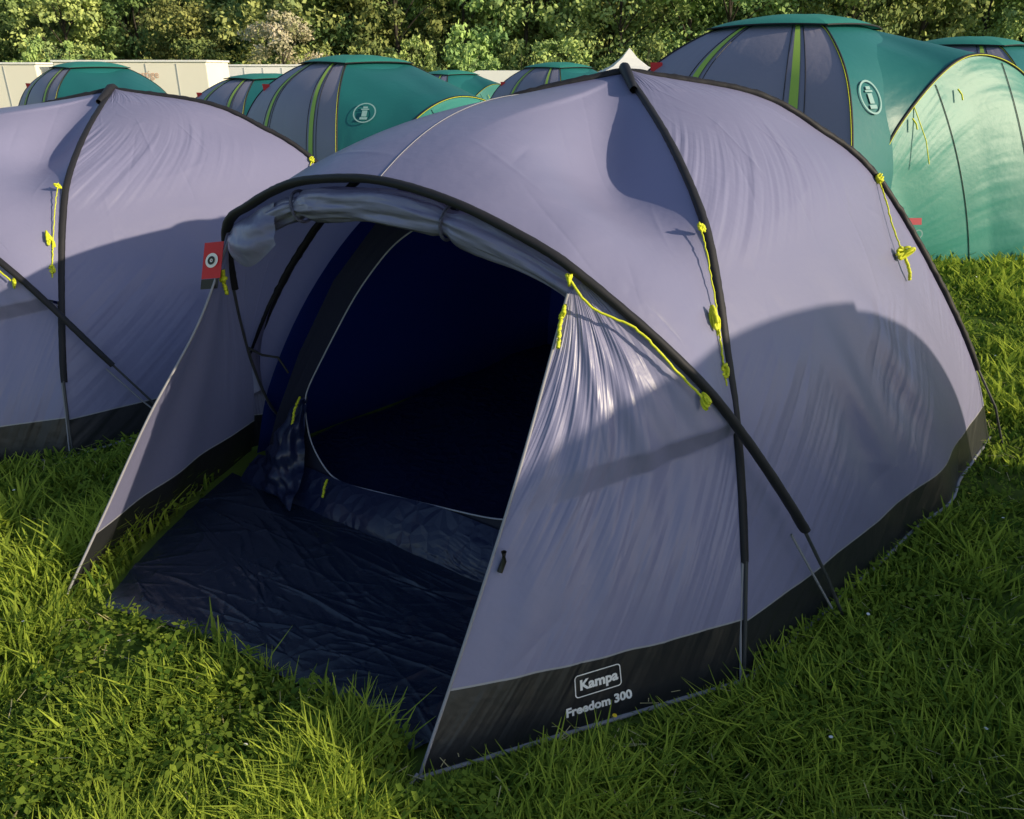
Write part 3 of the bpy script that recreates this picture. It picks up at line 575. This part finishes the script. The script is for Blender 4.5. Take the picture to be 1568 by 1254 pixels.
# ---------------------------------------------------------------- grass blades
def inpoly(x,y,P):
    c=np.zeros(len(x),bool); n=len(P)
    for i in range(n):
        x0,y0=P[i][:2]; x1,y1=P[i-1][:2]
        c^=((y0>y)!=(y1>y))&(x<(x1-x0)*(y-y0)/(y1-y0+1e-12)+x0)
    return c
foot=[tuple(PR[:2])]+[tuple(sideP(u,0.)[:2]) for u in np.linspace(0,1,12)]+[(.185,4.47),(-1.2,2.98),(-1.13,2.98),(-1.20,2.55),(-1.26,2.25),(-1.23,1.93)]+[tuple(q[:2]) for q in front[::10]]+[tuple(front[-1][:2])]
def clear(x,y):
    k=np.ones(len(x),bool)
    for off in OFFS: k&=~inpoly(x-off[0],y-off[1],foot)
    k&=~((np.abs(x-CT[0])+np.abs(y-CT[1]))<1.6)
    k&=~((np.abs(x-2.45)+np.abs(y-7.55))<1.9)
    return k
M_grass=leafmat('grass_blades',(.085,.17,.03),(.52,.63,.085),.42,vary=False)
def segd(x,y,a,b):
    a=np.array(a[:2]);b=np.array(b[:2]);d=b-a; t=np.clip(((x-a[0])*d[0]+(y-a[1])*d[1])/(d@d),0,1); return np.hypot(x-a[0]-t*d[0],y-a[1]-t*d[1])
def sample(n,rmin,rmax,pw):
    e=2-pw; uu=rng.random(n); r=(rmin**e+uu*(rmax**e-rmin**e))**(1/e); th=rng.uniform(-.85,.85,n); return r*np.sin(th),r*np.cos(th),r
xa,ya,ra=sample(250000,1.0,15,1.65)
keep=clear(xa,ya)&((vnoise(xa*6,ya*6,31)+.5*vnoise(xa*17,ya*17,32)>-.65)|(rng.random(len(xa))<.30)); xa,ya,ra=xa[keep],ya[keep],ra[keep]; n=len(xa)
patch=vnoise(xa*3,ya*3,8)*.5+vnoise(xa*9,ya*9,9)*.45
near=np.clip(segd(xa,ya,PR,(.615,1.626))/.10,.30,1)
ln=(.044+.038*np.clip(patch,-.9,1))*rng.uniform(.4,1.9,n)*(1+.04*ra)*near; wd=.0020*rng.uniform(.5,2.0,n)*np.clip(ra/1.6,1,6)**.85
az=rng.uniform(0,6.283,n)*.85+2.5*vnoise(xa*5,ya*5,12); lean=rng.uniform(.15,1.6,n)
dx,dy=np.cos(az),np.sin(az); px,py=-dy,dx; zz=gz(xa,ya)-.004
def lvl(f,w,h): 
    X=xa+dx*ln*lean*f; Y=ya+dy*ln*lean*f; Zz=zz+ln*h
    return np.stack([X-px*wd*w,Y-py*wd*w,Zz],-1),np.stack([X+px*wd*w,Y+py*wd*w,Zz],-1)
l0=lvl(0,1,0);l1=lvl(.3,1.0,.55);l2=lvl(.85,.15,.92)
V=np.stack([l0[0],l0[1],l1[0],l1[1],l2[0],l2[1]],1).reshape(-1,3)
k=np.arange(n)*6; F=np.concatenate([np.stack([k,k+1,k+3,k+2],1),np.stack([k+2,k+3,k+5,k+4],1)])
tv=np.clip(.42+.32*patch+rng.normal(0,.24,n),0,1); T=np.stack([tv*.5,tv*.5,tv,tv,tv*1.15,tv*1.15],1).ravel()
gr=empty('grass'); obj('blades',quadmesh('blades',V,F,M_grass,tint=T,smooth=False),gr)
nc=34000; xa,ya,ra=sample(nc,1.0,7,1.3); keep=(vnoise(xa*4,ya*4,21)>.0)&clear(xa,ya)&(segd(xa,ya,PR,(.615,1.626))>.07)
xa,ya=xa[keep],ya[keep]; n=len(xa); hz=rng.uniform(.025,.07,n); rr=rng.uniform(.006,.016,n); az=rng.uniform(0,6.28,n)
tl_=rng.normal(0,.35,(n,2)); VV=[]
for kk in range(3):
    a=az+kk*2.094
    for (ro,da) in ((0.05,0),(1,-.55),(1.35,0),(1,.55)):
        ox=rr*ro*1.2*np.cos(a+da*.9);oy=rr*ro*1.2*np.sin(a+da*.9); VV.append(np.stack([xa+ox,ya+oy,gz(xa,ya)+hz+ox*tl_[:,0]+oy*tl_[:,1]],-1))
V=np.stack(VV,1).reshape(-1,3); F=np.arange(len(V)).reshape(-1,4); T=np.repeat(np.clip(rng.normal(.30,.15,n),0,1),12)
obj('clover',quadmesh('clover',V,F,M_grass,tint=T,smooth=False),gr)
nd=5000; xa,ya,ra=sample(nd,1.0,7,1.3); k_=clear(xa,ya); xa,ya=xa[k_],ya[k_]; n=len(xa); a=rng.uniform(0,6.28,n); l=rng.uniform(.02,.06,n); z0=gz(xa,ya)+rng.uniform(.01,.05,n); z1_=z0+rng.normal(0,.01,n)
dx,dy=np.cos(a)*l,np.sin(a)*l; wx,wy=-np.sin(a)*.0011,np.cos(a)*.0011
V=np.stack([np.stack([xa-wx,ya-wy,z0],-1),np.stack([xa+wx,ya+wy,z0],-1),np.stack([xa+dx+wx,ya+dy+wy,z1_],-1),np.stack([xa+dx-wx,ya+dy-wy,z1_],-1)],1).reshape(-1,3)
obj('dry_straw',quadmesh('dry_straw',V,np.arange(len(V)).reshape(-1,4),simple('straw',(.50,.44,.22),.7),smooth=False),gr)
def flowers(nm,n,mat,r0,seed):
    g=np.random.default_rng(seed); th=g.uniform(-.75,.75,n); r=g.uniform(1.4,7,n); x=r*np.sin(th);y=r*np.cos(th); k=clear(x,y); x,y=x[k],y[k]; VV=[];FF=[]
    for X_,Y_ in zip(x,y):
        b=len(VV); z=g.uniform(.05,.09); tx,ty=g.normal(0,.3,2)
        for q in range(8): a=q*math.pi/4; VV.append((X_+r0*math.cos(a),Y_+r0*math.sin(a),z+r0*(tx*math.cos(a)+ty*math.sin(a))))
        FF.append(tuple(range(b,b+8)))
    obj(nm,pymesh(nm,VV,FF,mat),gr)
flowers('daisies',110,M_white,.005,1); flowers('buttercups',45,simple('buttercup_yellow',(.75,.55,.02),.4),.006,2)

# ---------------------------------------------------------------- light, world, camera
el=math.radians(19); az_=math.radians(113)
S=Vector((math.sin(az_)*math.cos(el),math.cos(az_)*math.cos(el),math.sin(el)))
sl=bpy.data.lights.new('sun','SUN'); sl.energy=5; sl.angle=math.radians(.5); sl.color=(1,.85,.60)
so=bpy.data.objects.new('sun',sl); so.rotation_euler=S.to_track_quat('Z','Y').to_euler(); so.location=(6,-6,6); COL.objects.link(so)
w=bpy.data.worlds.new('World'); sc.world=w; w.use_nodes=True; nt=w.node_tree; bg=nt.nodes['Background']; sk=nt.nodes.new('ShaderNodeTexSky'); sk.sky_type='NISHITA'; sk.sun_disc=False
sk.sun_elevation=el; sk.sun_rotation=az_; nt.links.new(sk.outputs[0],bg.inputs[0]); bg.inputs[1].default_value=.15
cd=bpy.data.cameras.new('camera'); cd.lens=27.55; cd.sensor_width=36; cd.clip_start=.02; cd.clip_end=1500
co=bpy.data.objects.new('camera',cd); co.location=(0,0,1.5); co.rotation_euler=(math.radians(90-23.5),0,0); COL.objects.link(co); sc.camera=co
print('POLYS',sum(len(o.data.polygons) for o in bpy.data.objects if o.type=='MESH'))
